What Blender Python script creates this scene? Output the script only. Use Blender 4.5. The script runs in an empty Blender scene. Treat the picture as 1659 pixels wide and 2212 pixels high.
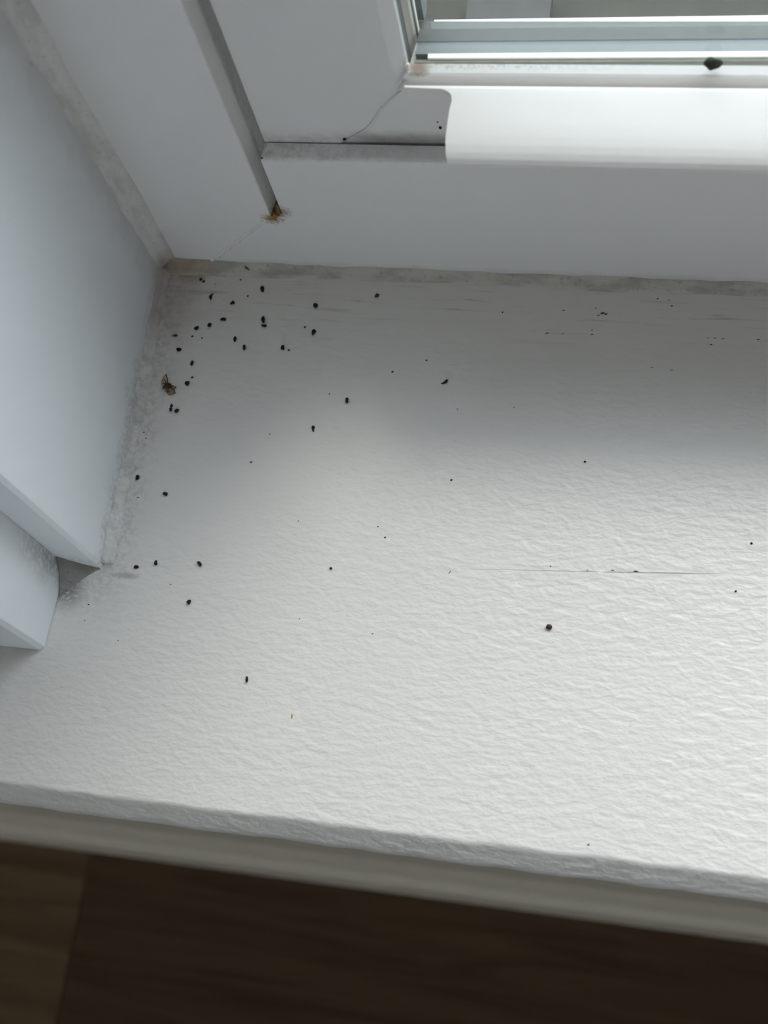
import bpy, bmesh, math, random
from mathutils import Vector, Matrix

# ------------------------------------------------------------------ camera, light, exposure
SC = bpy.context.scene
COL = SC.collection
MM = 0.001
# camera solved from the photograph: columns of RC are the world axes in camera space (x right, y down, z forward)
RC = Matrix(((0.9780765, 0.1378106, -0.15612366),
             (0.0746126, -0.93184251, -0.35510913),
             (-0.19442047, 0.33567511, -0.92169567)))
FPX, CX, CY = 2742.0, 829.5, 1106.0
CAM = Vector((0.1832, -0.24, 0.40))            # metres; the sill top is z = 0, the frame face y = 0
RT = RC.transposed()
cam_data = bpy.data.cameras.new('camera')
cam_data.sensor_fit = 'VERTICAL'
cam_data.sensor_height = 36.0
cam_data.lens = FPX / 2212.0 * 36.0
cam_data.clip_start = 0.01
cam_data.dof.use_dof = True
cam_data.dof.focus_distance = 0.435
cam_data.dof.aperture_fstop = 12.0
cam = bpy.data.objects.new('camera', cam_data)
COL.objects.link(cam)
rx, ry, rz = RT @ Vector((1, 0, 0)), RT @ Vector((0, -1, 0)), RT @ Vector((0, 0, -1))
cam.matrix_world = Matrix(((rx.x, ry.x, rz.x, CAM.x), (rx.y, ry.y, rz.y, CAM.y), (rx.z, ry.z, rz.z, CAM.z), (0, 0, 0, 1)))
SC.camera = cam

world = bpy.data.worlds.new('overcast_sky')
SC.world = world
world.use_nodes = True
bg = world.node_tree.nodes['Background']
bg.inputs['Color'].default_value = (0.83, 0.915, 1.0, 1)
bg.inputs['Strength'].default_value = 4.9

sun_data = bpy.data.lights.new('hazy_sun', 'SUN')
sun_data.energy = 1.4
sun_data.angle = math.radians(18)
sun_data.color = (1.0, 0.97, 0.91)
sun = bpy.data.objects.new('hazy_sun', sun_data)
COL.objects.link(sun)
SUN_DIR = Vector((-0.46, -1.0, -1.48)).normalized()
sun.rotation_euler = SUN_DIR.to_track_quat('-Z', 'Y').to_euler()

vs = SC.view_settings
vs.view_transform = 'Standard'
vs.look = 'None'
vs.gamma = 1.0
vs.use_curve_mapping = False
vs.exposure = 0.0

# ------------------------------------------------------------------ helpers
def ray(u, v):
    return RT @ Vector(((u - CX) / FPX, (v - CY) / FPX, 1.0))
def onz(u, v, z=0.0):
    d = ray(u, v); return CAM + d * ((z - CAM.z) / d.z)
def ony(u, v, y=0.0):
    d = ray(u, v); return CAM + d * ((y - CAM.y) / d.y)

def empty(name, parent=None, loc=(0, 0, 0)):
    o = bpy.data.objects.new(name, None); COL.objects.link(o)
    o.location = loc; o.empty_display_size = 0.02
    if parent: o.parent = parent
    return o
def link(name, bm, m, parent=None, smooth=False, origin=None):
    bmesh.ops.recalc_face_normals(bm, faces=bm.faces)
    if origin is not None:
        bmesh.ops.translate(bm, verts=bm.verts, vec=-Vector(origin))
    me = bpy.data.meshes.new(name); bm.to_mesh(me); bm.free()
    if smooth:
        for p in me.polygons: p.use_smooth = True
    if m: me.materials.append(m)
    o = bpy.data.objects.new(name, me); COL.objects.link(o)
    if origin is not None: o.location = origin
    if parent: o.parent = parent
    return o
def tag(o, label=None, cat=None, group=None, kind=None):
    if label: o['label'] = label
    if cat: o['category'] = cat
    if group: o['group'] = group
    if kind: o['kind'] = kind
    return o
def struct(o, label, cat):
    return tag(o, label, cat, kind='structure')
def prism(bm, pts, axis, a, b):
    """closed polygon swept along one axis; pts are the other two coordinates in cyclic-free order (mm)"""
    def P(p, t):
        if axis == 'x': return (t * MM, p[0] * MM, p[1] * MM)      # pts = (y, z)
        if axis == 'y': return (p[0] * MM, t * MM, p[1] * MM)      # pts = (x, z)
        return (p[0] * MM, p[1] * MM, t * MM)                      # pts = (x, y)
    A = [bm.verts.new(P(p, a)) for p in pts]
    B = [bm.verts.new(P(p, b)) for p in pts]
    n = len(pts)
    for i in range(n):
        bm.faces.new((A[i], A[(i + 1) % n], B[(i + 1) % n], B[i]))
    bm.faces.new(A[::-1]); bm.faces.new(B)
def box(bm, x0, x1, y0, y1, z0, z1):
    prism(bm, [(x0, y0), (x1, y0), (x1, y1), (x0, y1)], 'z', z0, z1)
def bevel(bm, test, w, seg=3):
    es = [e for e in bm.edges if test(e.verts[0].co / MM, e.verts[1].co / MM)]
    if es:
        bmesh.ops.bevel(bm, geom=es, offset=w * MM, segments=seg, profile=0.5, affect='EDGES')
def cut(bm, co, no):
    """remove what lies on the side the normal points to, and close the cut"""
    g = bm.verts[:] + bm.edges[:] + bm.faces[:]
    r = bmesh.ops.bisect_plane(bm, geom=g, plane_co=Vector(co) * MM, plane_no=no, clear_outer=True)
    es = [e for e in r['geom_cut'] if isinstance(e, bmesh.types.BMEdge)]
    bmesh.ops.contextual_create(bm, geom=es)
def tube(bm, pts, radii, sides=6):
    pts = [Vector(p) for p in pts]
    rings = []
    for i, p in enumerate(pts):
        t = (pts[min(i + 1, len(pts) - 1)] - pts[max(i - 1, 0)]).normalized()
        a = t.cross(Vector((0, 0, 1)))
        if a.length < 1e-4: a = t.cross(Vector((1, 0, 0)))
        a.normalize(); b = t.cross(a)
        rings.append([bm.verts.new(p + (a * math.cos(k * 2 * math.pi / sides) + b * math.sin(k * 2 * math.pi / sides)) * radii[i]) for k in range(sides)])
    for r0, r1 in zip(rings, rings[1:]):
        for k in range(sides):
            bm.faces.new((r0[k], r0[(k + 1) % sides], r1[(k + 1) % sides], r1[k]))
    bm.faces.new(rings[0][::-1]); bm.faces.new(rings[-1])

# ---- node helpers
class NT:
    def __init__(self, name, rough=0.5, spec=0.4):
        self.m = bpy.data.materials.new(name); self.m.use_nodes = True
        self.t = self.m.node_tree; self.n = self.t.nodes
        self.b = self.n['Principled BSDF']
        self.b.inputs['Roughness'].default_value = rough
        self.b.inputs['Specular IOR Level'].default_value = spec
        tc = self.n.new('ShaderNodeTexCoord'); self.co = tc.outputs['Object']
        sp = self.n.new('ShaderNodeSeparateXYZ'); self.t.links.new(self.co, sp.inputs[0])
        self.x, self.y, self.z = sp.outputs
    def set(self, sock, v):
        if hasattr(v, 'is_output'): self.t.links.new(v, sock)
        else: sock.default_value = v
    def math(self, op, a, b=0.0, c=0.0, clamp=False):
        n = self.n.new('ShaderNodeMath'); n.operation = op; n.use_clamp = clamp
        for i, v in enumerate((a, b, c)): self.set(n.inputs[i], v)
        return n.outputs[0]
    def ramp(self, v, a, b):                       # smooth 0..1 as v goes a..b
        n = self.n.new('ShaderNodeMapRange'); n.interpolation_type = 'SMOOTHSTEP'
        n.inputs['From Min'].default_value = a; n.inputs['From Max'].default_value = b
        if a > b:
            n.inputs['From Min'].default_value = b; n.inputs['From Max'].default_value = a
            n.inputs['To Min'].default_value = 1; n.inputs['To Max'].default_value = 0
        self.set(n.inputs['Value'], v)
        return n.outputs['Result']
    def noise(self, scale, detail=3.0, stretch=(1, 1, 1), rough=0.55, dist=0.0, off=(0, 0, 0), rot=0.0):
        mp = self.n.new('ShaderNodeMapping'); mp.inputs['Scale'].default_value = stretch
        mp.inputs['Location'].default_value = off; mp.inputs['Rotation'].default_value = (0, 0, rot)
        self.t.links.new(self.co, mp.inputs[0])
        n = self.n.new('ShaderNodeTexNoise')
        n.inputs['Scale'].default_value = scale; n.inputs['Detail'].default_value = detail
        n.inputs['Roughness'].default_value = rough; n.inputs['Distortion'].default_value = dist
        self.t.links.new(mp.outputs[0], n.inputs['Vector'])
        return n.outputs['Fac']
    def blob(self, a, b, ca, cb, ra, rb, nz, k=1.2, inner=0.25):
        """irregular spot: a, b coordinates; centre and radii in mm; nz a noise that frays it"""
        da = self.math('DIVIDE', self.math('SUBTRACT', a, ca * MM), ra * MM)
        db = self.math('DIVIDE', self.math('SUBTRACT', b, cb * MM), rb * MM)
        d = self.math('SQRT', self.math('ADD', self.math('MULTIPLY', da, da), self.math('MULTIPLY', db, db)))
        d = self.math('ADD', d, self.math('MULTIPLY', self.math('SUBTRACT', nz, 0.5), k))
        return self.ramp(d, 1.0, inner)
    def mul(self, *a):
        r = a[0]
        for v in a[1:]: r = self.math('MULTIPLY', r, v)
        return r
    def mix(self, fac, a, b, mode='MIX'):
        n = self.n.new('ShaderNodeMix'); n.data_type = 'RGBA'; n.blend_type = mode
        self.set(n.inputs[0], fac)
        for i, v in ((6, a), (7, b)):
            if not hasattr(v, 'is_output') and len(v) == 3: v = (*v, 1)
            self.set(n.inputs[i], v)
        return n.outputs[2]
    def color(self, c):
        if not hasattr(c, 'is_output') and len(c) == 3: c = (*c, 1)
        self.set(self.b.inputs['Base Color'], c)
    def bump(self, h, strength=0.3, dist=0.001):
        n = self.n.new('ShaderNodeBump'); n.inputs['Strength'].default_value = strength
        n.inputs['Distance'].default_value = dist
        self.set(n.inputs['Height'], h); self.t.links.new(n.outputs[0], self.b.inputs['Normal'])

def plain(name, c, rough=0.5, spec=0.4, metallic=0.0, var=0.0, scale=300):
    q = NT(name, rough, spec); q.b.inputs['Metallic'].default_value = metallic
    if var:
        nz = q.noise(scale, 3)
        q.color(q.mix(nz, tuple(v * (1 - var) for v in c), tuple(min(1, v * (1 + var)) for v in c)))
    else: q.color(c)
    return q.m

GRIME = (0.30, 0.25, 0.19)
# --- painted sill
def mat_sill():
    q = NT('sill_paint', 0.34, 0.42)
    base = (0.80, 0.760, 0.722)
    fine = q.noise(900, 4); mid = q.noise(140, 4); big = q.noise(35, 3)
    streak = q.noise(120, 4, (0.18, 1.6, 1), dist=0.4)
    c = q.mix(q.mul(big, 0.10), base, (0.70, 0.68, 0.64))
    # brownish film near the frame, streaked along the window
    film = q.mul(q.ramp(q.math('ADD', q.y, q.mul(q.math('SUBTRACT', streak, 0.5), 0.03)), -0.045, -0.004), 0.16)
    c = q.mix(film, c, (0.46, 0.40, 0.325))
    st2 = q.noise(260, 3, (0.12, 1.5, 1), off=(3, 1, 0))
    streaks = q.mul(q.ramp(st2, 0.56, 0.70), q.ramp(q.y, -0.034, -0.006), q.ramp(q.y, 0.0, -0.003), 0.42)
    c = q.mix(streaks, c, (0.20, 0.17, 0.13))
    # pink-brown corner stain
    corner = q.mul(q.blob(q.x, q.y, 8, -14, 17, 27, mid, 1.1, 0.15), 0.45)
    c = q.mix(corner, c, (0.47, 0.36, 0.32))
    cl = q.mul(q.blob(q.x, q.y, 12, -4, 8, 6, fine, 1.3, 0.1), 0.65)
    c = q.mix(cl, c, (0.33, 0.20, 0.10))
    speckle = q.mul(q.ramp(fine, 0.60, 0.72), q.blob(q.x, q.y, 14, -10, 34, 20, mid, 1.0, 0.1), 0.6)
    c = q.mix(speckle, c, (0.16, 0.12, 0.08))
    # grey dust along the side reveal
    dx = q.math('ADD', q.x, q.mul(q.math('SUBTRACT', mid, 0.5), 0.012))
    dust = q.mul(q.ramp(dx, 0.017, 0.003), q.ramp(q.y, -0.150, -0.115), q.ramp(q.noise(420, 6, off=(1, 2, 0), rough=.7), 0.38, 0.72), 0.55)
    c = q.mix(dust, c, (0.22, 0.205, 0.20))
    smudge = q.mul(q.blob(q.x, q.y, -8, -132, 9, 11, fine, 0.9, 0.05), q.ramp(fine, 0.25, 0.60), 0.8)
    c = q.mix(smudge, c, (0.13, 0.12, 0.115))
    smear = q.mul(q.blob(q.x, q.y, 11.5, -125, 7, 1.7, fine, 0.8, 0.3), 0.45)
    c = q.mix(smear, c, (0.25, 0.23, 0.20))
    # hairline crack running along the board
    yc = q.math('ADD', q.math('MULTIPLY', q.x, 0.0683), -0.12122)
    w = q.math('ABSOLUTE', q.math('SUBTRACT', q.y, q.math('ADD', yc, q.mul(q.math('SUBTRACT', mid, 0.5), 0.0008))))
    crack = q.mul(q.ramp(w, 0.00022, 0.00008), q.ramp(q.x, 0.11, 0.20), q.ramp(q.x, 0.216, 0.198), q.ramp(mid, 0.30, 0.50))
    c = q.mix(q.mul(crack, 0.70), c, (0.16, 0.14, 0.12))
    q.color(c)
    # brushed, rippled emulsion
    r1 = q.noise(310, 2, (0.62, 1.25, 1), 0.40, 0.25, rot=-0.35)
    r2 = q.noise(640, 2, (0.75, 1.15, 1), 0.45, 0.2, off=(4, 2, 0), rot=0.15)
    amp = q.ramp(q.y, 0.0, -0.085)
    h = q.mul(q.math('ADD', q.mul(r1, 0.90), q.mul(r2, 0.36)), q.math('ADD', q.mul(amp, 0.85), 0.15))
    h = q.math('SUBTRACT', h, q.mul(crack, 0.4))
    q.bump(h, 0.62, 0.0008)
    return q.m

def mat_paint(name, base, stain=None, bump=0.15, rough=0.45):
    q = NT(name, rough, 0.35)
    mid = q.noise(90, 4); fine = q.noise(600, 4)
    c = q.mix(q.mul(mid, 0.10), base, tuple(v * 0.8 for v in base))
    if stain: c = stain(q, c, mid, fine)
    q.color(c)
    q.bump(q.noise(260, 3, dist=0.5), bump, 0.0004)
    return q.m

def st_reveal(q, c, mid, fine):
    low = q.mul(q.ramp(q.math('ADD', q.z, q.mul(q.math('SUBTRACT', mid, 0.5), 0.02)), 0.012, 0.001), q.ramp(fine, 0.3, 0.7), 0.45)
    c = q.mix(low, c, (0.28, 0.26, 0.24))
    near = q.mul(q.ramp(q.math('ADD', q.y, q.mul(q.math('SUBTRACT', mid, 0.5), 0.02)), -0.022, -0.003), 0.30)
    c = q.mix(near, c, (0.42, 0.39, 0.34))
    sc = q.mul(q.ramp(q.noise(220, 3, (1, 1, 0.35), off=(7, 0, 0)), 0.70, 0.76), q.ramp(q.y, -0.03, -0.012), 0.6)
    return q.mix(sc, c, (0.25, 0.23, 0.21))
def st_casing(q, c, mid, fine):
    inner = q.mul(q.ramp(q.math('ADD', q.y, q.mul(q.math('SUBTRACT', mid, 0.5), 0.010)), -0.136, -0.124), q.ramp(fine, 0.25, 0.6), q.ramp(q.z, 0.05, 0.0), 0.75)
    return q.mix(inner, c, (0.17, 0.16, 0.15))

# --- window plastic
def mat_pvc(name, stain=None, base=(0.82, 0.80, 0.785), rough=0.30):
    q = NT(name, rough, 0.45)
    mid = q.noise(110, 4); fine = q.noise(800, 4)
    c = q.mix(q.mul(mid, 0.06), base, tuple(v * 0.85 for v in base))
    if stain: c = stain(q, c, mid, fine)
    q.color(c)
    q.bump(q.noise(60, 2), 0.05, 0.0004)
    return q.m
def st_frame(q, c, mid, fine):
    # rusty glue residue at the weld
    r = q.mul(q.blob(q.x, q.z, 50.6, 32.0, 5.6, 3.8, fine, 1.7, 0.15), q.ramp(q.y, 0.02, 0.008), 0.85)
    c = q.mix(r, c, (0.27, 0.125, 0.03))
    r2 = q.mul(q.blob(q.x, q.z, 55.2, 36.5, 4.2, 4.4, fine, 1.7, 0.15), q.ramp(q.y, 0.02, 0.008), 0.75)
    c = q.mix(r2, c, (0.27, 0.14, 0.045))
    # dusty ledge
    led = q.mul(q.ramp(q.z, 0.0646, 0.0664), q.ramp(q.x, 0.0535, 0.0545), q.ramp(q.noise(260, 6, rough=.75), 0.42, 0.66), q.ramp(q.x, 0.135, 0.055), 0.45)
    c = q.mix(led, c, (0.36, 0.26, 0.20))
    # dirt line at the foot
    ft = q.mul(q.ramp(q.math('ADD', q.z, q.mul(q.math('SUBTRACT', mid, 0.5), 0.006)), 0.006, 0.0), 0.35)
    c = q.mix(ft, c, (0.35, 0.32, 0.27))
    sc = q.mul(q.ramp(q.noise(150, 2, (0.10, 1, 1), off=(2, 0, 5)), 0.745, 0.765), 0.45)
    return q.mix(sc, c, (0.25, 0.24, 0.23))
def st_sash(q, c, mid, fine):
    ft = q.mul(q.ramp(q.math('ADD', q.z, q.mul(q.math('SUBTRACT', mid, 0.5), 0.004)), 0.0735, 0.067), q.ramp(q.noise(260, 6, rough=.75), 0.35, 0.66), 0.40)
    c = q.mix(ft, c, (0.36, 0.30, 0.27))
    fb = q.mul(q.ramp(q.math('ADD', q.z, q.mul(q.math('SUBTRACT', mid, 0.5), 0.003)), 0.0735, 0.0675), q.ramp(q.x, 0.082, 0.092), 0.55)  # contact shade painted in together with dirt along the sash foot
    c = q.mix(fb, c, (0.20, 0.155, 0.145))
    gl = q.mul(q.ramp(q.y, 0.0078, 0.0100), q.ramp(fine, 0.42, 0.66), q.ramp(q.x, 0.19, 0.105), q.ramp(q.z, 0.106, 0.1015), 0.55)
    c = q.mix(gl, c, (0.35, 0.27, 0.16))
    cr = q.mul(q.blob(q.x, q.z, 110.5, 99.6, 4.5, 1.8, fine, 0.9, 0.2), 0.8)
    return q.mix(cr, c, (0.30, 0.20, 0.13))
def st_lift(q, c, mid, fine):
    d = q.mul(q.ramp(q.y, 0.0, 0.006), q.ramp(mid, 0.52, 0.68), 0.08)
    return q.mix(d, c, (0.40, 0.36, 0.32))

def mat_caulk(name, stain_amt, base=(0.62, 0.60, 0.56), corner=False):
    q = NT(name, 0.6, 0.3)
    mid = q.noise(160, 4, (0.4, 1, 0.4)); fine = q.noise(700, 5)
    c = q.mix(q.mul(q.ramp(mid, 0.40, 0.66), stain_amt), base, (0.26, 0.235, 0.195))
    c = q.mix(q.mul(q.ramp(fine, 0.58, 0.70), stain_amt * 0.8), c, (0.17, 0.155, 0.135))
    if corner == 'side':
        k = q.mul(q.ramp(q.math('ADD', q.y, q.mul(q.math('SUBTRACT', mid, 0.5), 0.04)), -0.055, -0.012), q.ramp(q.z, 0.014, 0.003))
        c = q.mix(q.mul(k, 0.6), c, (0.45, 0.36, 0.31))
        k2 = q.mul(q.ramp(q.y, -0.03, -0.055), q.ramp(q.noise(260, 6, rough=.75), 0.40, 0.68), 0.45)
        c = q.mix(k2, c, (0.30, 0.285, 0.275))
    elif corner:
        c = q.mix(q.mul(q.blob(q.x, q.z, 9, 3, 17, 7, fine, 1.3, 0.1), 0.6), c, (0.34, 0.22, 0.13))
    q.color(c)
    q.bump(q.noise(320, 4), 0.5, 0.0006)
    return q.m

def mat_glass():
    m = bpy.data.materials.new('window_glass'); m.use_nodes = True
    t = m.node_tree; n = t.nodes; n.clear()
    out = n.new('ShaderNodeOutputMaterial'); mx = n.new('ShaderNodeMixShader')
    tr = n.new('ShaderNodeBsdfTransparent'); tr.inputs[0].default_value = (0.982, 0.99, 0.985, 1)
    gl = n.new('ShaderNodeBsdfGlossy'); gl.inputs['Roughness'].default_value = 0.02
    lw = n.new('ShaderNodeLayerWeight'); lw.inputs['Blend'].default_value = 0.5
    pw = n.new('ShaderNodeMath'); pw.operation = 'POWER'; pw.inputs[1].default_value = 5.0
    fr = n.new('ShaderNodeMath'); fr.operation = 'MULTIPLY_ADD'; fr.inputs[1].default_value = 0.9; fr.inputs[2].default_value = 0.03
    t.links.new(lw.outputs['Facing'], pw.inputs[0]); t.links.new(pw.outputs[0], fr.inputs[0])
    t.links.new(fr.outputs[0], mx.inputs[0]); t.links.new(tr.outputs[0], mx.inputs[1]); t.links.new(gl.outputs[0], mx.inputs[2])
    t.links.new(mx.outputs[0], out.inputs[0])
    return m

def mat_wood(name, c0, c1):
    q = NT(name, 0.55, 0.3)
    g = q.noise(28, 5, (0.12, 1.6, 1), dist=1.2)
    q.color(q.mix(q.ramp(g, 0.3, 0.7), c0, c1))
    return q.m

M = dict(
    sill=mat_sill(),
    reveal=mat_paint('reveal_paint', (0.88, 0.905, 0.93), st_reveal, 0.25),
    casing=mat_paint('casing_paint', (0.88, 0.905, 0.93), st_casing, 0.25),
    wall=mat_paint('wall_emulsion', (0.68, 0.63, 0.52), None, 0.2, 0.8),
    room=mat_paint('room_emulsion', (0.70, 0.68, 0.64), None, 0.1, 0.8),
    skirting=mat_paint('skirting_gloss', (0.84, 0.77, 0.64), None, 0.05, 0.4),
    ceiling=mat_paint('ceiling_emulsion', (0.80, 0.80, 0.78), None, 0.1, 0.9),
    frame=mat_pvc('frame_plastic', st_frame),
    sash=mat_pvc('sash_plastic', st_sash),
    lift=mat_pvc('lift_plastic', st_lift, (0.84, 0.81, 0.775), 0.28),
    caulk_sill=mat_caulk('dirty_sealant', 0.50, (0.62, 0.575, 0.51), True),
    caulk_side=mat_caulk('greyed_sealant', 0.25, (0.83, 0.81, 0.78), 'side'),
    weld=plain('weld_plastic', (0.80, 0.79, 0.76), 0.4, var=0.08),
    glue=plain('amber_glue', (0.26, 0.125, 0.035), 0.25, 0.6, var=0.5, scale=900),
    glass=mat_glass(),
    gasket=plain('slate_gasket', (0.028, 0.036, 0.040), 0.5),
    spacer=plain('aluminium_spacer', (0.125, 0.145, 0.145), 0.38, metallic=0.0, var=0.1, scale=200),
    channel=plain('spacer_channel', (0.075, 0.085, 0.080), 0.5, metallic=0.0, var=0.1, scale=200),
    slate_blue=plain('blue_grey_gasket', (0.085, 0.105, 0.112), 0.5),
    bright_tan=plain('pale_sealant', (0.42, 0.41, 0.35), 0.5),
    bright=plain('bright_aluminium', (0.80, 0.79, 0.72), 0.35, 0.5),
    sealant_tan=plain('tan_secondary_sealant', (0.17, 0.16, 0.13), 0.5, var=0.15),
    stone=plain('weathered_stone_sill', (0.026, 0.025, 0.017), 0.8, var=0.5, scale=60),
    slate=plain('dark_slate', (0.03, 0.03, 0.027), 0.7, var=0.4, scale=120),
    ground=plain('gravel_ground', (0.07, 0.07, 0.05), 0.9, var=0.4, scale=12),
    pile_base=plain('pile_backing', (0.36, 0.33, 0.31), 0.9),
    pile=plain('grey_pile_fibre', (0.80, 0.75, 0.71), 0.8, var=0.35, scale=1500),
    oak_light=mat_wood('brown_floorboard', (0.135, 0.085, 0.048), (0.20, 0.13, 0.075)),
    oak_dark=mat_wood('dark_floorboard', (0.075, 0.044, 0.024), (0.125, 0.074, 0.040)),
    drop=plain('dark_dropping', (0.018, 0.016, 0.014), 0.75, 0.3, var=0.5, scale=1500),
    drop_grey=plain('grey_dropping', (0.075, 0.068, 0.058), 0.8, 0.3, var=0.4, scale=1500),
    black=plain('black_speck', (0.006, 0.006, 0.006), 0.6, 0.3),
    brown=plain('brown_crumb', (0.060, 0.034, 0.022), 0.8, 0.3, var=0.5, scale=1200),
    tan=plain('tan_flake', (0.50, 0.30, 0.13), 0.7, 0.3, var=0.2, scale=1200),
    rust=plain('rusty_flake', (0.16, 0.085, 0.05), 0.8, 0.3, var=0.3, scale=1200),
    spider=plain('spider_brown', (0.065, 0.028, 0.011), 0.6, 0.3, var=0.5, scale=1500),
    leg=plain('spider_leg_brown', (0.20, 0.10, 0.038), 0.6, 0.3, var=0.3, scale=1500),
    membrane=plain('dried_membrane', (0.44, 0.36, 0.29), 0.7, 0.3, var=0.3, scale=1200),
    pebble=plain('mossy_pebble', (0.040, 0.044, 0.032), 0.85, 0.3, var=0.6, scale=500),
)

# ------------------------------------------------------------------ the room
WX, WZ = 900.0, 1150.0                      # window opening width and height, mm
FLOOR = -850.0
RX0, RX1, RY0, RZ1 = -1500.0, 2400.0, -3200.0, 1650.0
WALLY = -152.0                              # wall below the sill

floor = empty('floor', None, (0, 0, FLOOR * MM)); struct(floor, 'dark brown wooden floor below the window sill', 'floor')
random.seed(3)
def board(x0, x1, y0, y1, m):
    bm = bmesh.new(); box(bm, x0 + .4, x1 - .4, y0 + .4, y1 - .4, -15, 0)
    bevel(bm, lambda a, b: a.z > -1 and b.z > -1, 0.8, 1)
    c = Vector(((x0 + x1) / 2 * MM, (y0 + y1) / 2 * MM, 0))
    o = link('floorboard', bm, m, floor, origin=c); return o
y = WALLY
rowi = 0
while y > RY0:
    y1 = y; y0 = max(RY0, y - 240)
    joint = -326 if rowi == 0 else random.uniform(-1200, 0)
    xs = [RX0] + [j for j in (joint - 1200, joint, joint + 1200, joint + 2400) if RX0 + 50 < j < RX1 - 50] + [RX1]
    for i in range(len(xs) - 1):
        light = (xs[i + 1] <= joint + 1) if rowi == 0 else random.random() < .4
        board(xs[i], xs[i + 1], y0, y1, M['oak_light'] if light else M['oak_dark'])
    y = y0; rowi += 1
bm = bmesh.new(); box(bm, RX0, RX1, RY0, 60, -40, -16); link('subfloor', bm, M['slate'], floor)

bm = bmesh.new(); box(bm, RX0, RX1, RY0, 60, RZ1, RZ1 + 50)
struct(link('ceiling', bm, M['ceiling']), 'plain white ceiling of the room', 'ceiling')
# window wall, in the pieces around the opening
bm = bmesh.new(); box(bm, RX0, RX1, WALLY, 60, FLOOR - 20, -26)
struct(link('wall_window', bm, M['wall']), 'cream wall below the window sill', 'wall')
bm = bmesh.new(); box(bm, RX0, -15, -123, 60, -25.9, RZ1)
struct(link('wall_window_left', bm, M['room']), 'painted wall beside the window casing', 'wall')
bm = bmesh.new(); box(bm, WX + 15, RX1, -123, 60, -25.9, RZ1)
struct(link('wall_window_right', bm, M['room']), 'painted wall on the far side of the window', 'wall')
bm = bmesh.new(); box(bm, -15, WX + 15, -123, 60, WZ, RZ1)
struct(link('wall_window_head', bm, M['room']), 'painted wall above the window', 'wall')
bm = bmesh.new(); box(bm, RX0 - 50, RX0, RY0, 60, FLOOR - 20, RZ1)
struct(link('wall_left', bm, M['room']), 'painted left side wall of the room', 'wall')
bm = bmesh.new(); box(bm, RX1, RX1 + 50, RY0, 60, FLOOR - 20, RZ1)
struct(link('wall_right', bm, M['room']), 'painted right side wall of the room', 'wall')
# back wall with an added opening for fill light (behind the photographer)
bm = bmesh.new()
box(bm, RX0 - 50, -300, RY0 - 50, RY0, FLOOR - 20, RZ1)
box(bm, 700, RX1 + 50, RY0 - 50, RY0, FLOOR - 20, RZ1)
box(bm, -300, 700, RY0 - 50, RY0, FLOOR - 20, 250)
box(bm, -300, 700, RY0 - 50, RY0, 1080, RZ1)
struct(link('wall_back', bm, M['room']), 'back wall of the room with an added fill-light opening', 'wall')

# skirting at the foot of the window wall
bm = bmesh.new()
prism(bm, [(WALLY + 2, FLOOR), (-171, FLOOR), (-171, FLOOR + 88), (-169, FLOOR + 96), (-163, FLOOR + 102), (-160, FLOOR + 118), (WALLY + 2, FLOOR + 120)], 'x', RX0, RX1)
struct(link('baseboard_window', bm, M['skirting']), 'cream moulded skirting board along the dark floor', 'skirting')

# ------------------------------------------------------------------ sill board
bm = bmesh.new()
prof = [(4, 0), (-198.9, 0), (-199.6, -0.15), (-200.2, -0.6), (-200.8, -1.3), (-202.0, -2.7), (-203.4, -4.4), (-204.8, -6.0), (-205.5, -7.0), (-205.8, -8.2), (-205.6, -9.5), (-204.2, -22), (-203.2, -25), (4, -25)]
nx = 120
xs = [-95 + (WX + 190) * i / nx for i in range(nx + 1)]
rnd = random.Random(5)
wob = [rnd.uniform(-.35, .35) for _ in range(nx + 1)]
rings = []
for i, x in enumerate(xs):
    ring = []
    for j, (yy, zz) in enumerate(prof):
        w = wob[i] if 1 <= j <= 10 else 0
        ring.append(bm.verts.new((x * MM, (yy + w) * MM, zz * MM)))
    rings.append(ring)
n = len(prof)
for a, b in zip(rings, rings[1:]):
    for j in range(n):
        bm.faces.new((a[j], a[(j + 1) % n], b[(j + 1) % n], b[j]))
bm.faces.new(rings[0][::-1]); bm.faces.new(rings[-1])
sill = link('trim_1', bm, M['sill'], smooth=True)
for p in sill.data.polygons:
    if abs(p.normal.x) > .9: p.use_smooth = False
md = sill.modifiers.new('edge', 'EDGE_SPLIT'); md.split_angle = math.radians(35)
struct(sill, 'white painted window sill board with brush ripples and rounded front edge', 'window sill')

# ------------------------------------------------------------------ side reveal and casing
bm = bmesh.new()
prism(bm, [(0.0, 2), (-0.2, 0), (2.6, -121.8), (1.6, -123.2), (-15, -123.2), (-15, 2)], 'z', -1, WZ)
struct(link('trim_2', bm, M['reveal']), 'white painted side reveal board between window frame and casing', 'reveal')
bm = bmesh.new()
prism(bm, [(WX, 2), (WX - 3, -123.2), (WX + 15, -123.2), (WX + 15, 2)], 'z', -1, WZ)
struct(link('trim_3', bm, M['reveal']), 'white painted far side reveal board of the window', 'reveal')
bm = bmesh.new()
prism(bm, [(-11.0, -123.3), (-12.0, -152.8), (-13.4, -154.2), (-80, -154.2), (-80, -123.3)], 'z', 0.35, WZ + 70)
rr = random.Random(9)
struct(link('trim_4', bm, M['casing']), 'white painted upright casing standing on the sill end', 'casing')
bm = bmesh.new()
prism(bm, [(WX + 11, -123.3), (WX + 12.2, -154.2), (WX + 80, -154.2), (WX + 80, -123.3)], 'z', 0.35, WZ + 70)
struct(link('trim_5', bm, M['casing']), 'white painted upright casing on the far side', 'casing')

# ------------------------------------------------------------------ window
win = empty('window_1'); struct(win, 'white plastic sliding sash window with double glazing', 'window')
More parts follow.
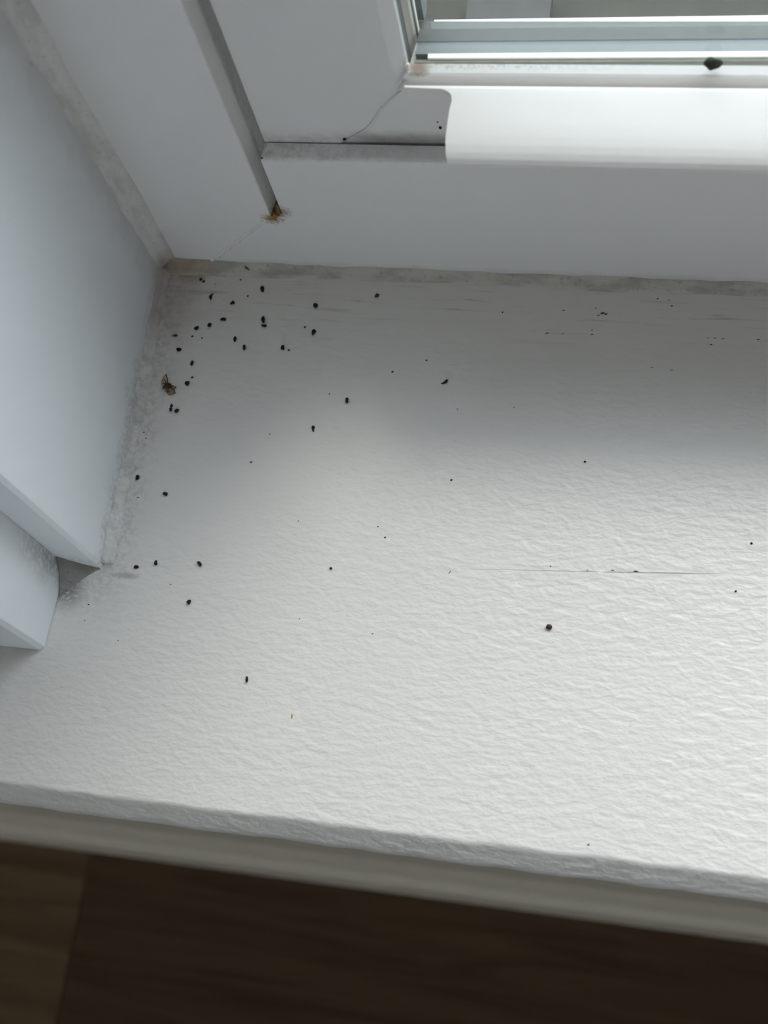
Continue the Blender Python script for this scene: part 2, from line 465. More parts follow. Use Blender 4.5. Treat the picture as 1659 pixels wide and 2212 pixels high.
# frame: bottom rail in two coplanar pieces with a mitre to the jamb
bm = bmesh.new()
prism(bm, [(-13.0, -30), (50.3, 33.4), (WX - 50.3, 33.4), (WX + 13, -30)], 'y', 0, 60)
link('frame_bottom_rail', bm, M['frame'], win)
bm = bmesh.new()
prism(bm, [(0, 33.4), (0, 66.5), (6.4, 66.5), (6.4, 50), (60, 50), (60, 33.4)], 'x', 55.0, WX - 55)
bevel(bm, lambda a, b: (a.z > 66 and b.z > 66 and a.y < .1 and b.y < .1), 1.6, 4)
bevel(bm, lambda a, b: (abs(a.x - 55) < .1 and abs(b.x - 55) < .1 and a.z > 64 and b.z > 64 and min(a.y, b.y) > 1.0 and max(a.y, b.y) > 6), 1.4, 3)
link('frame_upstand', bm, M['frame'], win)
bm = bmesh.new()
prism(bm, [(-13, 0), (49.7, 0), (50.1, 0.12), (50.4, 0.5), (51.75, 6.0), (51.9, 9.0), (51.9, 60), (-13, 60)], 'z', -32, WZ - 1)
cut(bm, (50.3, 0, 33.4), Vector((63.4, 0, -63.3)).normalized())
link('frame_jamb', bm, M['frame'], win)
bm = bmesh.new()
prism(bm, [(WX + 13, -30), (WX - 50.3, 33.4), (WX - 50.3, WZ - 1), (WX + 13, WZ - 1)], 'y', 0, 60)
link('frame_jamb', bm, M['frame'], win)
bm = bmesh.new()
box(bm, 50.3, WX - 50.3, 0, 60, WZ - 50, WZ - 1); link('frame_head', bm, M['frame'], win)
# weld seam along the frame mitre
bm = bmesh.new(); rr = random.Random(2)
pts = []; rad = []
for i in range(26):
    t = i / 25
    x = 48.0 - 30 * t; z = x - 16.9 + rr.uniform(-.35, .35)
    pts.append((x * MM, 0.25 * MM, z * MM)); rad.append((0.55 + 0.75 * abs(math.sin(i * 1.7)) * rr.random()) * MM)
tube(bm, pts, rad, 6)
tag(link('weld_seam', bm, M['weld'], win, True), 'rough white weld seam across the frame mitre')
# amber glue in the mouth of the gap
bm = bmesh.new()
for (x, y_, z, sx, sy, sz) in ((51.9, 1.0, 33.2, 1.5, 1.3, 1.1), (53.7, 1.6, 35.4, .9, 1.3, 1.8), (50.6, .3, 32.0, 1.9, .5, .8)):
    r = bmesh.ops.create_icosphere(bm, subdivisions=3, radius=1)
    for v in r['verts']:
        w = 1 + .22 * math.sin(v.co.x * 5 + x) * math.sin(v.co.z * 4 + v.co.y * 3)
        v.co = Vector(((x + v.co.x * sx * w) * MM, (y_ + v.co.y * sy) * MM, (z + v.co.z * sz * w) * MM))
tag(link('glue_residue', bm, M['glue'], win, True), 'amber brown glue residue at the mitre')
# brush seal in the jamb gap
bs = empty('brush_seal', win)
bm = bmesh.new(); box(bm, 51.95, 55.15, 9.1, 12.0, 46, WZ - 55); link('backing', bm, M['pile_base'], bs)
bm = bmesh.new(); rr = random.Random(11)
for i in range(5200):
    z = 52 + rr.random() * 200
    x = 51.9 + rr.random() * 3.4
    yb, yt = 9.2, 5.0 + rr.random() * 2.4
    dz = rr.uniform(-3.4, -0.2); dx = rr.uniform(-.5, .6); w = rr.uniform(.06, .14)
    a = bm.verts.new(((x - w) * MM, yb * MM, z * MM)); b = bm.verts.new(((x + w) * MM, yb * MM, (z + w) * MM))
    c = bm.verts.new((min(max(x + dx, 51.6), 55.0) * MM, yt * MM, (z + dz) * MM))
    bm.faces.new((a, b, c))
tag(link('pile', bm, M['pile'], bs), kind='stuff')

# sash
sash = empty('sash', win)
S0, S1 = 55.2, 103.0
MIT_CO, MIT_D = (107.5, 0, 100.1), Vector((25.5, 0, 32.5)).normalized()   # mitre direction in x-z
MIT_N = Vector((MIT_D.z, 0, -MIT_D.x))                                     # towards +x side
stile = [(S0, 7.0), (S1, 7.0), (107.1, 9.6), (107.5, 10.4), (104.5, 10.8), (97, 10.8), (97, 34.8), (104, 34.8), (104, 44), (S0, 44)]
bm = bmesh.new(); prism(bm, stile, 'z', 40, WZ - 52); cut(bm, MIT_CO, MIT_N)
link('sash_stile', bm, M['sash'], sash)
bm = bmesh.new(); prism(bm, [(WX - a, b) for a, b in stile], 'z', 52, WZ - 52)
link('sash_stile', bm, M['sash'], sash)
rail = [(7.5, 52), (7.5, 93.0), (7.2, 93.4), (7.2, 99.0), (7.8, 99.4), (10.4, 100.2), (10.8, 97.5), (10.8, 90), (34.8, 90), (34.8, 86), (38, 84), (44, 60), (44, 52)]
bm = bmesh.new(); prism(bm, rail, 'x', 20, WX - 103); cut(bm, MIT_CO, -MIT_N)
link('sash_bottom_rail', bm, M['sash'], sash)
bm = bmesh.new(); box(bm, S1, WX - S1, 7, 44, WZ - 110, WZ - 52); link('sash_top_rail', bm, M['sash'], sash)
# lift rail: a lip along the bottom rail whose end is notched away
LP = [(7.2, 93.6), (5.3, 93.4), (4.6, 93.9), (4.1, 98.2), (3.6, 98.9), (2.9, 98.85), (1.5, 98.55), (0, 98.2), (-4, 97.2), (-8, 96.15), (-11, 95.25), (-13.5, 94.35), (-15.5, 93.4), (-17.0, 92.4), (-18.0, 91.3), (-18.4, 90.3)]
end_px = [(880, 190), (955, 191), (968, 196), (975, 207), (976, 218), (971, 236), (969, 246), (965, 275), (962, 305), (963, 335), (968, 352), (971, 357)]
def left_x(yy, zz):
    """x of the notched end at this point of the profile, read off the photographed outline"""
    best = None
    for k in range(200):
        t = k / 199 * (len(end_px) - 2) + 1
        i = min(int(t), len(end_px) - 2); f = t - i
        u = end_px[i][0] * (1 - f) + end_px[i + 1][0] * f; v = end_px[i][1] * (1 - f) + end_px[i + 1][1] * f
        P = ony(u, v, yy * MM)
        d = abs(P.z / MM - zz)
        if best is None or d < best[0]: best = (d, P.x / MM)
    return best[1]
bm = bmesh.new()
dense = []
for a, b in zip(LP, LP[1:]):
    for k in range(4): dense.append((a[0] + (b[0] - a[0]) * k / 4, a[1] + (b[1] - a[1]) * k / 4))
dense.append(LP[-1])
nd = len(dense)
rows = {'tl': [], 'tr': [], 'bl': [], 'br': []}
xe = left_x(0, 98.2)
for i, (yy, zz) in enumerate(dense):
    if yy >= 2.9: x0 = 107.0
    elif yy > 0: x0 = 115.2 + (xe - 115.2) * math.sqrt(max(0.0, 1 - (yy / 2.9) ** 2))
    else: x0 = left_x(yy, zz)
    th = 2.2 if i < nd - 8 else 2.2 - 1.5 * (i - nd + 8) / 7
    zb = min(zz - th, 92.8) if yy > 2.9 else zz - th
    yb = yy + (0.8 if yy < -14 else 0)
    rows['tl'].append(bm.verts.new((x0 * MM, yy * MM, zz * MM))); rows['bl'].append(bm.verts.new(((x0 + .35) * MM, yb * MM, zb * MM)))
    rows['tr'].append(bm.verts.new(((WX - 118) * MM, yy * MM, zz * MM))); rows['br'].append(bm.verts.new(((WX - 118) * MM, yb * MM, zb * MM)))
for i in range(nd - 1):
    for a, b in (('tl', 'tr'), ('br', 'bl'), ('bl', 'tl'), ('tr', 'br')):
        A, B = rows[a], rows[b]
        bm.faces.new((A[i], A[i + 1], B[i + 1], B[i]))
for k in (0, nd - 1):
    bm.faces.new((rows['tl'][k], rows['tr'][k], rows['br'][k], rows['bl'][k]))
lift = link('lift_rail', bm, M['lift'], sash, True)
md = lift.modifiers.new('edge', 'EDGE_SPLIT'); md.split_angle = math.radians(40)
tag(lift, 'bright white projecting lift rail with notched end')
# torn weld flash at the inner corner
bm = bmesh.new(); rr = random.Random(4)
fl = [(870, 168), (874, 176), (872, 184), (866, 190), (860, 196)]
pts = [ony(u, v, (6.7 if i else 8.0) * MM) for i, (u, v) in enumerate(fl)]
tube(bm, pts, [.5 * MM, .6 * MM, .85 * MM, .7 * MM, .25 * MM], 6)
pts = [ony(u, v, 9.0 * MM) for u, v in ((882, 138), (880, 150), (876, 162), (873, 172))]
tube(bm, pts, [.35 * MM, .6 * MM, .6 * MM, .5 * MM], 6)
tag(link('weld_flash', bm, M['weld'], sash, True), 'torn white weld flash at the glazing corner')
# weld ripple on the stile
bm = bmesh.new()
pts = [ony(u, v, 7.2 * MM) for u, v in ((866, 196), (845, 215), (822, 236), (808, 262), (790, 280), (765, 294), (748, 302))]
tube(bm, pts, [.25 * MM, .3 * MM, .4 * MM, .5 * MM, .45 * MM, .35 * MM, .2 * MM], 6)
link('weld_ridge', bm, M['sash'], sash, True)

# glazing
def pane(y0, y1):
    bm = bmesh.new(); box(bm, 97.5, WX - 97.5, y0, y1, 90.5, WZ - 105)
    return link('glass_pane', bm, M['glass'], sash)
pane(10.9, 14.7); pane(30.9, 34.7)
# left-hand gasket and spacer between the panes
def upright(name, pts, m):
    bm = bmesh.new(); prism(bm, pts, 'z', 90.6, WZ - 110); return link(name, bm, m, sash)
upright('gasket', [(101, 14.8), (105.2, 14.8), (105.5, 18.0), (101, 18.0)], M['gasket'])
upright('gasket', [(101, 18.0), (105.1, 18.0), (105.7, 19.4), (105.4, 20.6), (101, 20.6)], M['slate_blue'])
upright('spacer_bar', [(101, 20.6), (105.7, 20.6), (106.0, 23.4), (106.3, 25.8), (101, 25.8)], M['sealant_tan'])
upright('spacer_bar', [(101, 25.8), (106.3, 25.8), (106.7, 26.8), (106.4, 28.0), (101, 28.0)], M['bright_tan'])
upright('spacer_bar', [(101, 28.0), (106.1, 28.0), (106.5, 29.6), (101, 29.6)], M['gasket'])
upright('spacer_bar', [(101, 29.6), (106.9, 29.6), (107.1, 30.2), (106.9, 30.8), (101, 30.8)], M['bright'])
upright('outer_gasket', [(104.1, 34.9), (107.8, 34.9), (108.0, 38.0), (107.5, 43.0), (104.1, 43.0)], M['slate_blue'])
# bottom spacer, set very slightly askew, then running straight on
sp = empty('bottom_spacer', sash, (112 * MM, 15.6 * MM, 96.0 * MM))
sp.rotation_euler = (0, 0, math.radians(0.8))
def sprism(name, pts, m, x0=0.0):
    bm = bmesh.new(); prism(bm, pts, 'x', x0, 180); link(name, bm, m, sp)
    bm = bmesh.new(); prism(bm, [(a + 18.1, b + 96) for a, b in pts], 'x', 292, WX - 112); link(name, bm, m, sp).matrix_parent_inverse = sp_inv
sp_inv = (Matrix.Translation(sp.location) @ Matrix.Rotation(math.radians(0.8), 4, 'Z')).inverted()
sprism('tan_strip', [(-0.8, -4), (-0.8, -0.6), (0.2, -0.5), (0.2, -4)], M['sealant_tan'], -4)
sprism('shoulder', [(0.2, -4), (0.2, 0.2), (1.6, 0.5), (2.1, -0.1), (2.1, -4)], M['bright'], 0)
sprism('channel', [(2.1, -4), (2.1, -0.3), (5.4, -0.5), (5.4, -4)], M['spacer'], -4)
sprism('channel', [(5.4, -4), (5.4, -0.5), (6.6, -0.8), (6.6, -4)], M['slate_blue'], -4)  # this and the next strips carry dark reflections in their colour
sprism('channel', [(6.6, -4), (6.6, -0.8), (7.4, -1.1), (7.4, -4)], M['gasket'], -4)
sprism('channel', [(7.4, -4), (7.4, -1.0), (12.0, -0.9), (12.0, -4)], M['channel'], -4)
bm = bmesh.new(); box(bm, 104, WX - 104, 26.9, 34.7, 90.05, 90.4); link('setting_strip', bm, M['channel'], sash)
# outer glazing bead and the outside
ob = empty('outer_glazing_bead', sash, (112 * MM, 34.9 * MM, 88.4 * MM))
bm = bmesh.new()
for x0, x1, d0, d1 in ((-1.5, 180, 0, 2.4), (180, WX - 224, 2.4, 2.4)):
    A = [(0 + d0, -4), (0 + d0, .3), (1.9 + d0, .2), (2.1 + d0, -4)]; B = [(0 + d1, -4), (0 + d1, .3), (2.3 + d1, .2), (2.5 + d1, -4)]
    va = [bm.verts.new((x0 * MM, y_ * MM, z * MM)) for y_, z in A]; vb = [bm.verts.new((x1 * MM, y_ * MM, z * MM)) for y_, z in B]
    for k in range(4): bm.faces.new((va[k], va[(k + 1) % 4], vb[(k + 1) % 4], vb[k]))
    bm.faces.new(va[::-1]); bm.faces.new(vb)
link('bead_cap', bm, M['bright'], ob)
bm = bmesh.new(); box(bm, -2, 28, 18, 60, -70, -50); link('dark_block', bm, M['slate'], ob)  # dark block added outside the corner to make a dark rectangle
bm = bmesh.new(); box(bm, -300, WX + 300, 60.1, 260, -60, 30)
struct(link('trim_6', bm, M['stone']), 'weathered dark stone ledge outside the glass', 'outer sill')
bm = bmesh.new(); box(bm, -12000, 13000, 270, 20000, -2600, -2500)
struct(link('ground', bm, M['ground']), 'gravel ground outside the window', 'ground')

# ------------------------------------------------------------------ sealant beads
def sweep(bm, sections):
    rings = [[bm.verts.new(p) for p in s] for s in sections]
    n = len(rings[0])
    for a, b in zip(rings, rings[1:]):
        for j in range(n):
            bm.faces.new((a[j], a[(j + 1) % n], b[(j + 1) % n], b[j]))
    bm.faces.new(rings[0][::-1]); bm.faces.new(rings[-1])
def smooth_noise(rr, n, step):
    k = [rr.uniform(-1, 1) for _ in range(n // step + 3)]
    return [k[i // step] * (1 - (i % step) / step) + k[i // step + 1] * ((i % step) / step) for i in range(n)]
rr = random.Random(21)
def fillet(name, label, m, n, step, fn):
    """fn(t, w1, w2) -> ring of points in mm"""
    w1, w2, w3 = smooth_noise(rr, n, step), smooth_noise(rr, n, max(2, step // 3)), smooth_noise(rr, n, 2)
    bm = bmesh.new()
    sweep(bm, [[Vector(p) * MM for p in fn(i / (n - 1), w1[i], w2[i], w3[i])] for i in range(n)])
    o = link(name, bm, m, None, True)
    tag(o, label, 'sealant'); return o
def f_sill(t, a, b, c):
    x = 1.0 + t * (WX - 2)
    near = max(0.0, 1 - x / 60.0)
    out = 4.2 + .9 * a + .35 * b + 1.5 * near; up = 2.0 + .7 * b + 2.2 * near + .2 * c
    if x < 3: pass
    return [(x, .3, -.3), (x, .3, up), (x, -.05, up), (x, -.30 * out, .42 * up), (x, -.62 * out, .20 * up + .12 * c), (x, -out, .04), (x, -out, -.3)]
fillet('sealant_bead', 'grimy taupe sealant bead where the window frame meets the sill', M['caulk_sill'], 420, 14, f_sill)
def f_jamb(t, a, b, c):
    z = 0.5 + t * (WZ - 3)
    w = 5.9 + 1.0 * a + .4 * b; d = 5.6 + 1.0 * b + .7 * a
    xr = 0.023 * d
    return [(-.4, .3, z), (w, .3, z), (w, -.06, z), (.48 * w, -.16 * d, z + .3 * c), (.2 * w, -.42 * d, z), (xr + .03, -d, z), (-.4, -d, z)]
fillet('sealant_bead', 'thin greyed sealant bead where the side reveal meets the window jamb', M['caulk_side'], 420, 12, f_jamb)
def f_side(t, a, b, c):
    y_ = -3 - t * 118.5
    xb = 0.023 * -y_
    w = 2.6 + .8 * a + .5 * b + 1.2 * t; h = 3.0 + .8 * b
    return [(xb - .4, y_, -.3), (xb - .4, y_, h), (xb + .02, y_, h), (xb + .30 * w, y_, .40 * h), (xb + .6 * w, y_, .16 * h + .1 * c), (xb + w, y_, .03), (xb + w, y_, -.3)]
fillet('sealant_bead', 'dusty sealant bead where the side reveal meets the sill', M['caulk_side'], 90, 8, f_side)
# filler plug in the step between reveal and casing
def f_plug(t, a, b, c):
    x = 1.5 - t * 12.5
    k = t ** 1.25; d = .4 + 11.5 * k + .8 * a * t; h = .4 + 9.5 * k + .6 * b * t
    return [(x, -123.0, -.3), (x, -123.0, h), (x, -123.35, h), (x, -123.3 - .35 * d, .42 * h), (x, -123.3 - .7 * d, .15 * h), (x, -123.3 - d, .03), (x, -123.3 - d, -.3)]
fillet('sealant_bead', 'short black-speckled filler plug in the step beside the casing foot', mat_caulk('mouldy_filler', 0.95, (0.33, 0.32, 0.31)), 26, 5, f_plug)

# ------------------------------------------------------------------ droppings, specks, spider
def px_mm(u, v): return (onz(u, v) - CAM).length / FPX       # metres per pixel across the view
def lump(seed, hl, hw, hh, rough=.18, taper=0.0, bend=0.0, sub=2):
    r = random.Random(seed); bm = bmesh.new()
    bmesh.ops.create_icosphere(bm, subdivisions=sub, radius=1)
    ph = [r.uniform(0, 6.28) for _ in range(6)]
    for v in bm.verts:
        c = v.co
        k = 1 + rough * (math.sin(c.x * 4 + ph[0]) * math.sin(c.y * 3.3 + ph[1]) + .7 * math.sin(c.z * 4 + c.x * 5 + ph[2]) * math.cos(c.y * 5 + ph[3]))
        w = k * (1 - taper * c.x)
        v.co = Vector((c.x * hl * (1 + .3 * rough * math.sin(ph[4] + c.y * 4)), c.y * hw * w + bend * (c.x * c.x - .3) * hl, c.z * hh * w))
    return bm
def dropping(name, u, v, du, dv, wpx, label, cat, group, m, seed, taper=.15, bend=0.0, rough=.27, flat=.85, surf=None):
    """u, v centre; du, dv half of its long axis in pixels; wpx its width in pixels"""
    if surf is None:
        P = onz(u, v); Q = onz(u + du, v + dv)
        d = Q - P; hl = d.length; ang = math.atan2(d.y, d.x)
    hw = wpx * .5 * px_mm(u, v)
    hh = min(hw, hl) * flat
    bm = lump(seed, hl, hw, hh, rough, taper, bend)
    lo = min(vv.co.z for vv in bm.verts)
    o = link(name, bm, m, None, True)
    o.location = (P.x, P.y, -lo - .02 * MM + .03 * MM); o.rotation_euler = (0, 0, ang)
    tag(o, label, cat, group); return o

G1 = 'droppings scattered in the grimy sill corner'
L1 = 'tiny dark oval dropping scattered on the sill below the amber glue corner'
G2 = 'droppings along the foot of the side reveal'
L2 = 'tiny dark dropping lying close along the dusty foot of the side reveal'
G3 = 'droppings strewn near the casing foot'
L3 = 'tiny dark dropping on the sill near the black-speckled casing step'
cluster = [  # u, v, du, dv, width, taper, shade
    (567.4, 626.5, 1, 7, 8, .2, 0), (502.6, 656, 5.5, -2.5, 7, -.3, 0), (682.5, 661.8, 5.6, -1, 10, .1, 0),
    (483, 691, 7, -.5, 7, .1, 0), (453.7, 703.7, 4, -3, 8, .1, 0), (425.7, 710.6, 5, -3, 8, .1, 0),
    (508.3, 734.4, -.5, 6.5, 7, .1, 0), (528.2, 751.9, -.3, 6, 7, .1, 0),
    (611.4, 752.8, 1.2, 5.6, 8, .15, 0), (678, 719.6, -2, 6.8, 8, .35, 0), (814.6, 640.5, 5, -3, 8, .1, 0)]
for i, (u, v, du, dv, w, tp, s) in enumerate(cluster):
    dropping('dropping', u, v, du, dv, w, L1, 'dropping', G1, M['drop'], 40 + i, tp)
side = [(378, 726, -6.8, 1, 5, .4, 1), (387.4, 756.7, 6, .6, 8, .05, 0), (415.5, 785.6, -1.2, 5.8, 7, .1, 0),
        (383, 888.7, 5, -2.6, 8, .1, 0), (298.3, 1032.6, -1, 5.8, 8, .1, 0), (358, 1068, 5.4, 2, 8, .1, 0)]
for i, (u, v, du, dv, w, tp, s) in enumerate(side):
    dropping('dropping', u, v, du, dv, w, L2, 'dropping', G2, M['drop_grey'] if s else M['drop'], 70 + i, tp)
foot = [(337.5, 1216.5, .6, -5.8, 7, .2, 0), (432.3, 1218.9, -4, -5.5, 7.5, -.2, 0), (409.4, 1300.9, 4.5, -3, 8.5, .2, 0)]
for i, (u, v, du, dv, w, tp, s) in enumerate(foot):
    dropping('dropping', u, v, du, dv, w, L3, 'dropping', G3, M['drop'], 90 + i, tp)
single = [
    (295.3, 1225.3, 5.5, -1, 7, .1, 0, 0, 'tiny dark dropping stuck on the grey smear at the casing step', 0),
    (456.5, 641.9, 3, -8, 5.0, .1, -.50, 0, 'small curled dark dropping just below the stained window corner', 0),
    (406, 829.6, 5.2, -2.6, 8.5, .1, 0, .35, 'lumpy dark dropping lying right beside the dead spider', 0),
    (960.8, 826.7, 7.5, -4.5, 5.5, -.25, .4, 0, 'lone crescent shaped dark dropping on the middle of the sill', 0),
    (750, 866.2, -.4, 6.5, 7, .05, 0, 0, 'lone dark dropping with a tiny stray hair on the plain sill', 0),
    (676.8, 925.8, -.2, 6, 6.5, .1, 0, 0, 'lone dark dropping with a paler end on the plain sill', 0),
    (534.3, 1468, 0, 7, 6.5, .1, 0, 0, 'slender dark dropping nearest the front edge of the sill', 0),
    (370, 886, 0, 4.3, 7, .05, 0, 0, 'two-tone grey and black dropping below the dead spider', 0)]
made = []
for i, (u, v, du, dv, w, tp, bd, ro, lab, s) in enumerate(single):
    made.append(dropping('dropping', u, v, du, dv, w, lab, 'dropping', None, M['drop'], 110 + i, tp, bd, ro or .27))
def sub_lump(parent, u, v, du, dv, w, m, seed, name):
    P = onz(u, v); d = onz(u + du, v + dv) - P
    hw = w * .5 * px_mm(u, v); bm = lump(seed, d.length, hw, min(hw, d.length) * .8)
    o = link(name, bm, m, None, True)
    o.parent = parent
    R = Matrix.Rotation(-parent.rotation_euler[2], 3, 'Z')
    rel = R @ (Vector((P.x, P.y, hw * .75)) - Vector(parent.location))
    o.location = rel; o.rotation_euler = (0, 0, math.atan2(d.y, d.x) - parent.rotation_euler[2]); return o
tag(sub_lump(made[7], 371, 877, .3, 4.4, 6, M['drop_grey'], 130, 'pale_end'), 'paler grey end')
tag(sub_lump(made[5], 677.2, 931.5, 0, 2, 4.5, M['drop_grey'], 131, 'pale_end'), 'paler grey end')
def hair(parent, px, r=.07):
    bm = bmesh.new(); pts = [onz(u, v, .35 * MM) for u, v in px]
    tube(bm, pts, [r * MM] * len(pts), 5)
    o = link('hair', bm, M['drop'], None, True)
    o.parent = parent; o.matrix_parent_inverse = (Matrix.Translation(parent.location) @ Matrix.Rotation(parent.rotation_euler[2], 4, 'Z')).inverted()
    return o
hair(made[4], ((751, 868), (754, 869), (757, 866.5)))
# the L-shaped one: two joined lumps
lroot = dropping('dropping', 569, 692, .5, 7.5, 7.5, 'L-shaped dark dropping, longest in the scatter below the amber glue corner', 'dropping', None, M['drop'], 140, .1)
sub_lump(lroot, 571, 704.6, 6.2, .6, 6.5, M['drop'], 141, 'foot_lump')
# specks
def speck(u, v, du, dv, w, lab, grp, m, seed, name='speck', cat='speck', flat=.7):
    return dropping(name, u, v, du, dv, w, lab, cat, grp, m, seed, .1, 0, .38 if name == 'crumb' else .2, flat)
for i, (u, v) in enumerate(((715.2, 1228.2), (1263.7, 998), (1623.4, 1173.9))):
    speck(u, v, 3.0 if i == 0 else 2.6, .3, 5.6 if i == 0 else 4.8, 'round jet black speck on the bright rippled part of the sill', 'round black specks on the sill', M['black'], 150 + i)
GC = 'specks in the sill corner'
LC = 'tiny dark crumb among the droppings in the sill corner'
for i, (u, v, s, lab) in enumerate(((434.5, 604.8, 3.6, 'larger of two touching dark crumbs at the brown-stained window corner'), (440.8, 608.7, 3, 'smaller of two touching dark crumbs at the brown-stained window corner'),
                                    (535.7, 640, 2.2, LC), (415.8, 727.2, 2.5, LC), (659, 707, 2.2, LC), (415.5, 816, 2.6, 'tiny dark crumb just above the lumpy dropping near the dead spider'),
                                    (520, 605, 2.2, 'tiny greyish crumb below the rusty flake by the sealant'), (436.9, 730.8, 2.2, LC), (624.3, 757, 2.5, 'tiny grey crumb right beside an oval dropping in the corner scatter'))):
    speck(u, v, s, -s * .5, s * 1.6, lab, GC if lab == LC else None, M['drop_grey'] if i in (6, 7, 8) else M['drop'], 160 + i)
GM = 'crumbs on the open sill'
LM = 'minute dark crumb lying loose on the open sill away from the corner'
GS = 'minute crumbs by the casing step'
LS = 'minute dark crumb on the sill near the foot of the casing'
GR = 'minute crumbs by the reveal foot'
LR = 'minute dark crumb in the dust along the reveal foot below the dead spider'
for i, (u, v, s, lab, g) in enumerate(((848, 803.8, 2.6, 'larger of two crumbs between the crescent dropping and the window', None), (921.6, 778.8, 2.2, 'smaller of two crumbs between the crescent dropping and the window', None), (711.4, 851.6, 1.6, LM, GM), (583, 938.4, 1.6, LM, GM), (542.7, 998.7, 2.5, LM, GM), (975, 1037.3, 2.6, LM, GM),
                                       (816.5, 1138, 1.7, 'smaller of a close pair of minute crumbs on the open sill', None), (832, 1161.3, 2.3, 'larger of a close pair of minute crumbs on the open sill', None), (644.7, 1126, 1.5, LM, GM),
                                       (1085.8, 675, 1.9, LM, GM), (1589.3, 1277.4, 2.6, 'small lumpy crumb just past the end of the hairline crack', None), (1189.5, 1223.4, 1.5, 'minute crumb beside the hairline crack on its window side', None), (1271, 1825, 2.2, 'minute dark crumb almost at the rounded front edge of the sill', None),
                                       (804.9, 1369.3, 1.8, LM, GM), (369, 1262.7, 1.4, LS, GS), (191.4, 1306.3, 1.8, LS, GS), (183.6, 1340, 1.3, LS, GS), (255.5, 1383.6, 1.3, LS, GS),
                                       (310.9, 934.2, 1.7, LR, GR), (315.7, 947.5, 1.7, LR, GR), (988, 884, 1.4, LM, GM), (647, 1337, 1.3, LM, GM), (1110, 880, 1.2, LM, GM))):
    speck(u, v, s, -s * .35, s * 1.5, lab, g, M['drop_grey'] if i in (2, 3, 8, 13, 20, 21, 22) else M['drop'], 180 + i)
GF = 'dark flecks near the sealant'
LF = 'flat dark fleck embedded in the sill paint near the sealant bead'
GX = 'flecks of the dark smudge'
LX = 'flat fleck in the tight dark smudge of flecks near the sealant bead'
for i, (u, v, a, w) in enumerate(((1301.5, 676.7, 5, 4), (1309, 678.5, 4, 3), (1293, 681.5, 4, 2), (1451, 661.3, 3, 3), (1420.8, 645.5, 2.3, 2.6), (1445, 649, 2.5, 1.8), (1217.8, 670.5, 2.8, 2), (1182, 720, 4, 2.4), (1215, 721, 3.5, 1.4), (1278, 713, 3, 1.5),
                                  (1279, 722.6, 3.4, 1.8), (1543.8, 730.7, 3.6, 2), (1530, 730, 3, 1.5), (1562, 732, 4, 1.3), (1638, 733.6, 4.6, 2.2), (1536, 744.6, 3.2, 2.2), (1451, 800, 4, 1.5), (1408, 794, 4, 1.3), (1287, 665.8, 3, 1.8))):
    speck(u, v, a, -w * .3, w, LX if i < 3 else LF, GX if i < 3 else GF, M['drop_grey'], 220 + i, 'paint_fleck', 'fleck', .25)
for i, (u, v, a, w, lab) in enumerate(((1373.8, 1234.4, 5.5, 3, 'thickest dark chip lodged in the hairline crack of the sill'), (1323.5, 1231.9, 4.5, 1.8, 'thin dark sliver lodged in the hairline crack of the sill'), (1269, 1231.6, 2.4, 1.6, 'smallest dark chip lodged in the hairline crack of the sill'))):
    speck(u, v, a, .3, w, lab, None, M['brown'], 245 + i, 'crack_chip', 'chip', .35)
speck(298.3, 1074.7, 3.2, -.3, 2, 'short dark dash of dirt near the reveal foot', None, M['drop'], 255, 'dirt_dash', 'fleck', .5)
speck(1186.2, 1355.6, 7.2, -.6, 11, 'rough brown crumb alone on the bright rippled sill', None, M['brown'], 259, 'crumb', 'crumb', .9).scale = (1, 1, 1)
speck(630.9, 1547.6, -.3, 5.4, 3.6, 'tan husk flake lying on the bright front of the sill', None, M['tan'], 257, 'husk_flake', 'flake', .4)
speck(533.3, 579.2, 5.6, 4.6, 4.2, 'rusty brown flake on the sealant at the foot of the frame', None, M['rust'], 258, 'rust_flake', 'flake', .5)
for o in [o for o in bpy.data.objects if o.name.startswith('rust_flake')]:
    o.location = ony(533.3, 579.2, -3.0 * MM)
# fine hair on the sill
bm = bmesh.new(); pts = [onz(u, v, .12 * MM) for u, v in ((969, 1239), (971, 1236), (974, 1234.5), (973, 1232.5))]
tube(bm, pts, [.1 * MM] * 4, 5)
tag(link('hair', bm, M['rust'], None, True), 'short curled brown hair lying by the hairline crack', 'hair')

# dead spider
sroot = empty('dead_spider', None, onz(363.5, 837)); tag(sroot, 'dried brown dead spider with folded legs by the side reveal', 'spider')
def z8(X, Y): return 280 + X / 8.295, 760 + Y / 8.295
def child_px(name, bm, m, smooth=True):
    return link(name, bm, m, sroot, smooth, origin=None)
def shift(bm):
    bmesh.ops.translate(bm, verts=bm.verts, vec=-Vector(sroot.location)); return bm
bm = bmesh.new()
for (X, Y, rxp, ryp, zc) in ((700, 628, 8.2, 6.4, .95), (645, 645, 5.2, 3.6, .8)):
    u, v = z8(X, Y); k = px_mm(u, v); P = onz(u, v)
    r = bmesh.ops.create_icosphere(bm, subdivisions=3, radius=1)
    for vv in r['verts']:
        c = vv.co; w = 1 + .10 * math.sin(c.x * 7) * math.sin(c.y * 6 + 1)
        vv.co = Vector((P.x + c.x * rxp * k * w, P.y + c.y * ryp * k * w, (zc + c.z * .85) * MM))
link('body', shift(bm), M['spider'], sroot, True)
legs = [[(672, 590), (676, 500), (655, 402), (610, 460), (565, 545)], [(650, 600), (640, 540), (630, 488), (600, 500), (590, 545)],
        [(745, 610), (790, 620), (830, 632), (795, 668)], [(750, 640), (795, 690), (818, 735), (770, 755), (700, 772)],
        [(672, 655), (668, 700), (675, 728), (720, 705)], [(690, 660), (680, 715), (690, 740)], [(630, 650), (600, 652), (585, 660)], [(640, 580), (600, 560), (575, 580)]]
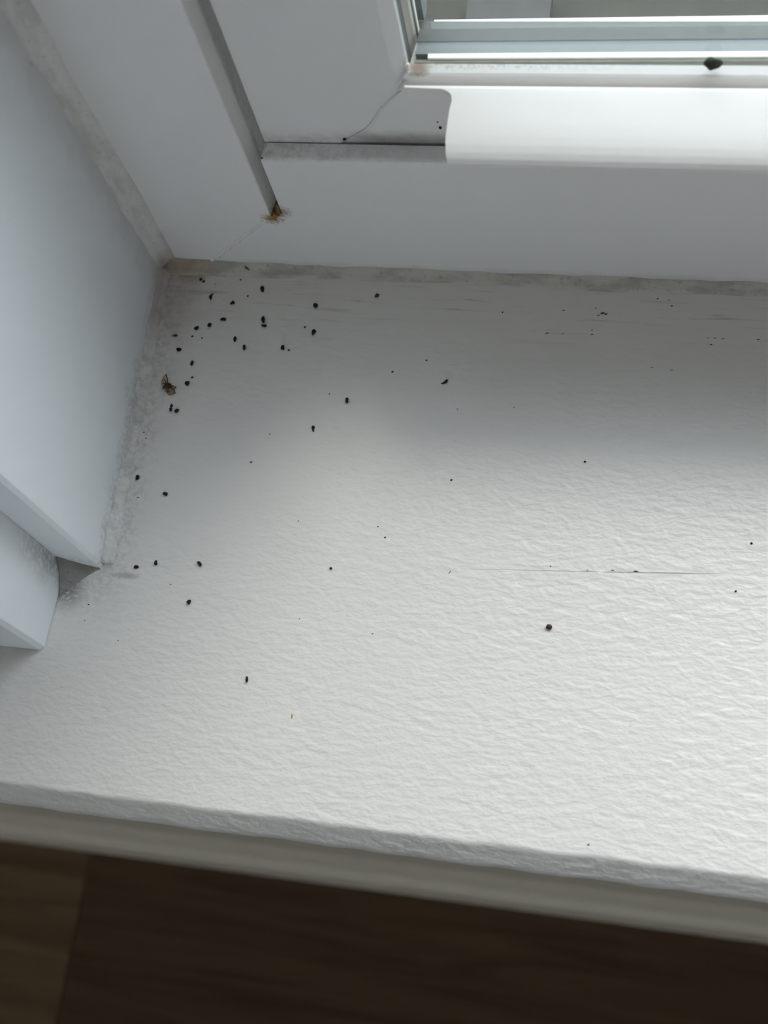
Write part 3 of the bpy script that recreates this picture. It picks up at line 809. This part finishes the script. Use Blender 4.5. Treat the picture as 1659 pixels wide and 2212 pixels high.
for lg in legs:
    bm = bmesh.new(); pts = []; rad = []
    for i, (X, Y) in enumerate(lg):
        u, v = z8(X, Y); h = (.9, 1.5, 1.3, .7, .2)[i] if len(lg) > 3 else (.9, 1.0, .5, .2)[i]
        pts.append(onz(u, v, h * MM)); rad.append((.30 - .04 * i) * MM)
    tube(bm, pts, rad, 6); link('leg', shift(bm), M['leg'], sroot, True)
bm = bmesh.new()
poly = [(600, 650), (665, 660), (770, 640), (800, 690), (812, 735), (745, 755), (690, 765), (650, 725)]
top = [bm.verts.new(onz(*z8(X, Y), .35 * MM)) for X, Y in poly]; bot = [bm.verts.new(onz(*z8(X, Y), .08 * MM)) for X, Y in poly]
bm.faces.new(top); bm.faces.new(bot[::-1])
for i in range(len(poly)): bm.faces.new((top[i], bot[i], bot[(i + 1) % len(poly)], top[(i + 1) % len(poly)]))
tag(link('shrivelled_skin', shift(bm), M['membrane'], sroot), 'pale tan shrivelled skin')

# bits on the window itself
def bit(name, P, hl, hw, hh, m, label, cat, seed, grp=None, rough=.2, sub=2, up=True):
    bm = lump(seed, hl * MM, hw * MM, hh * MM, rough, .1, 0, sub)
    o = link(name, bm, m, None, sub < 3); o.location = P
    tag(o, label, cat, grp); return o
P = ony(951, 276, 7.3 * MM); bit('speck', P, .5, .35, .6, M['black'], 'black speck stuck inside the notch beside the lift rail', 'speck', 301)
P = ony(945, 264, 7.4 * MM); bit('speck', P, .25, .2, .25, M['drop'], 'minute speck just above the black one inside the notch', 'speck', 302)
P = ony(744, 301, 6.6 * MM); P.z = max(P.z, .0668); bit('speck', P, .6, .4, .4, M['drop'], 'dark crumb in the seam behind the frame ledge', 'speck', 303)
P = ony(1541, 137, 8.6 * MM)
peb = bit('pebble', P, 2.7, 1.6, 1.8, M['pebble'], 'rough dark mossy grit pebble on the white bead against the glass', 'pebble', 304, None, .30, 2)
peb.rotation_euler = (0, math.radians(18), math.radians(10))
# crumb at the jamb gap
P = ony(567, 341, 1.0 * MM); bit('crumb', P, .8, .6, .6, M['drop_grey'], 'grey lint crumb caught at the end of the frame ledge', 'crumb', 305)
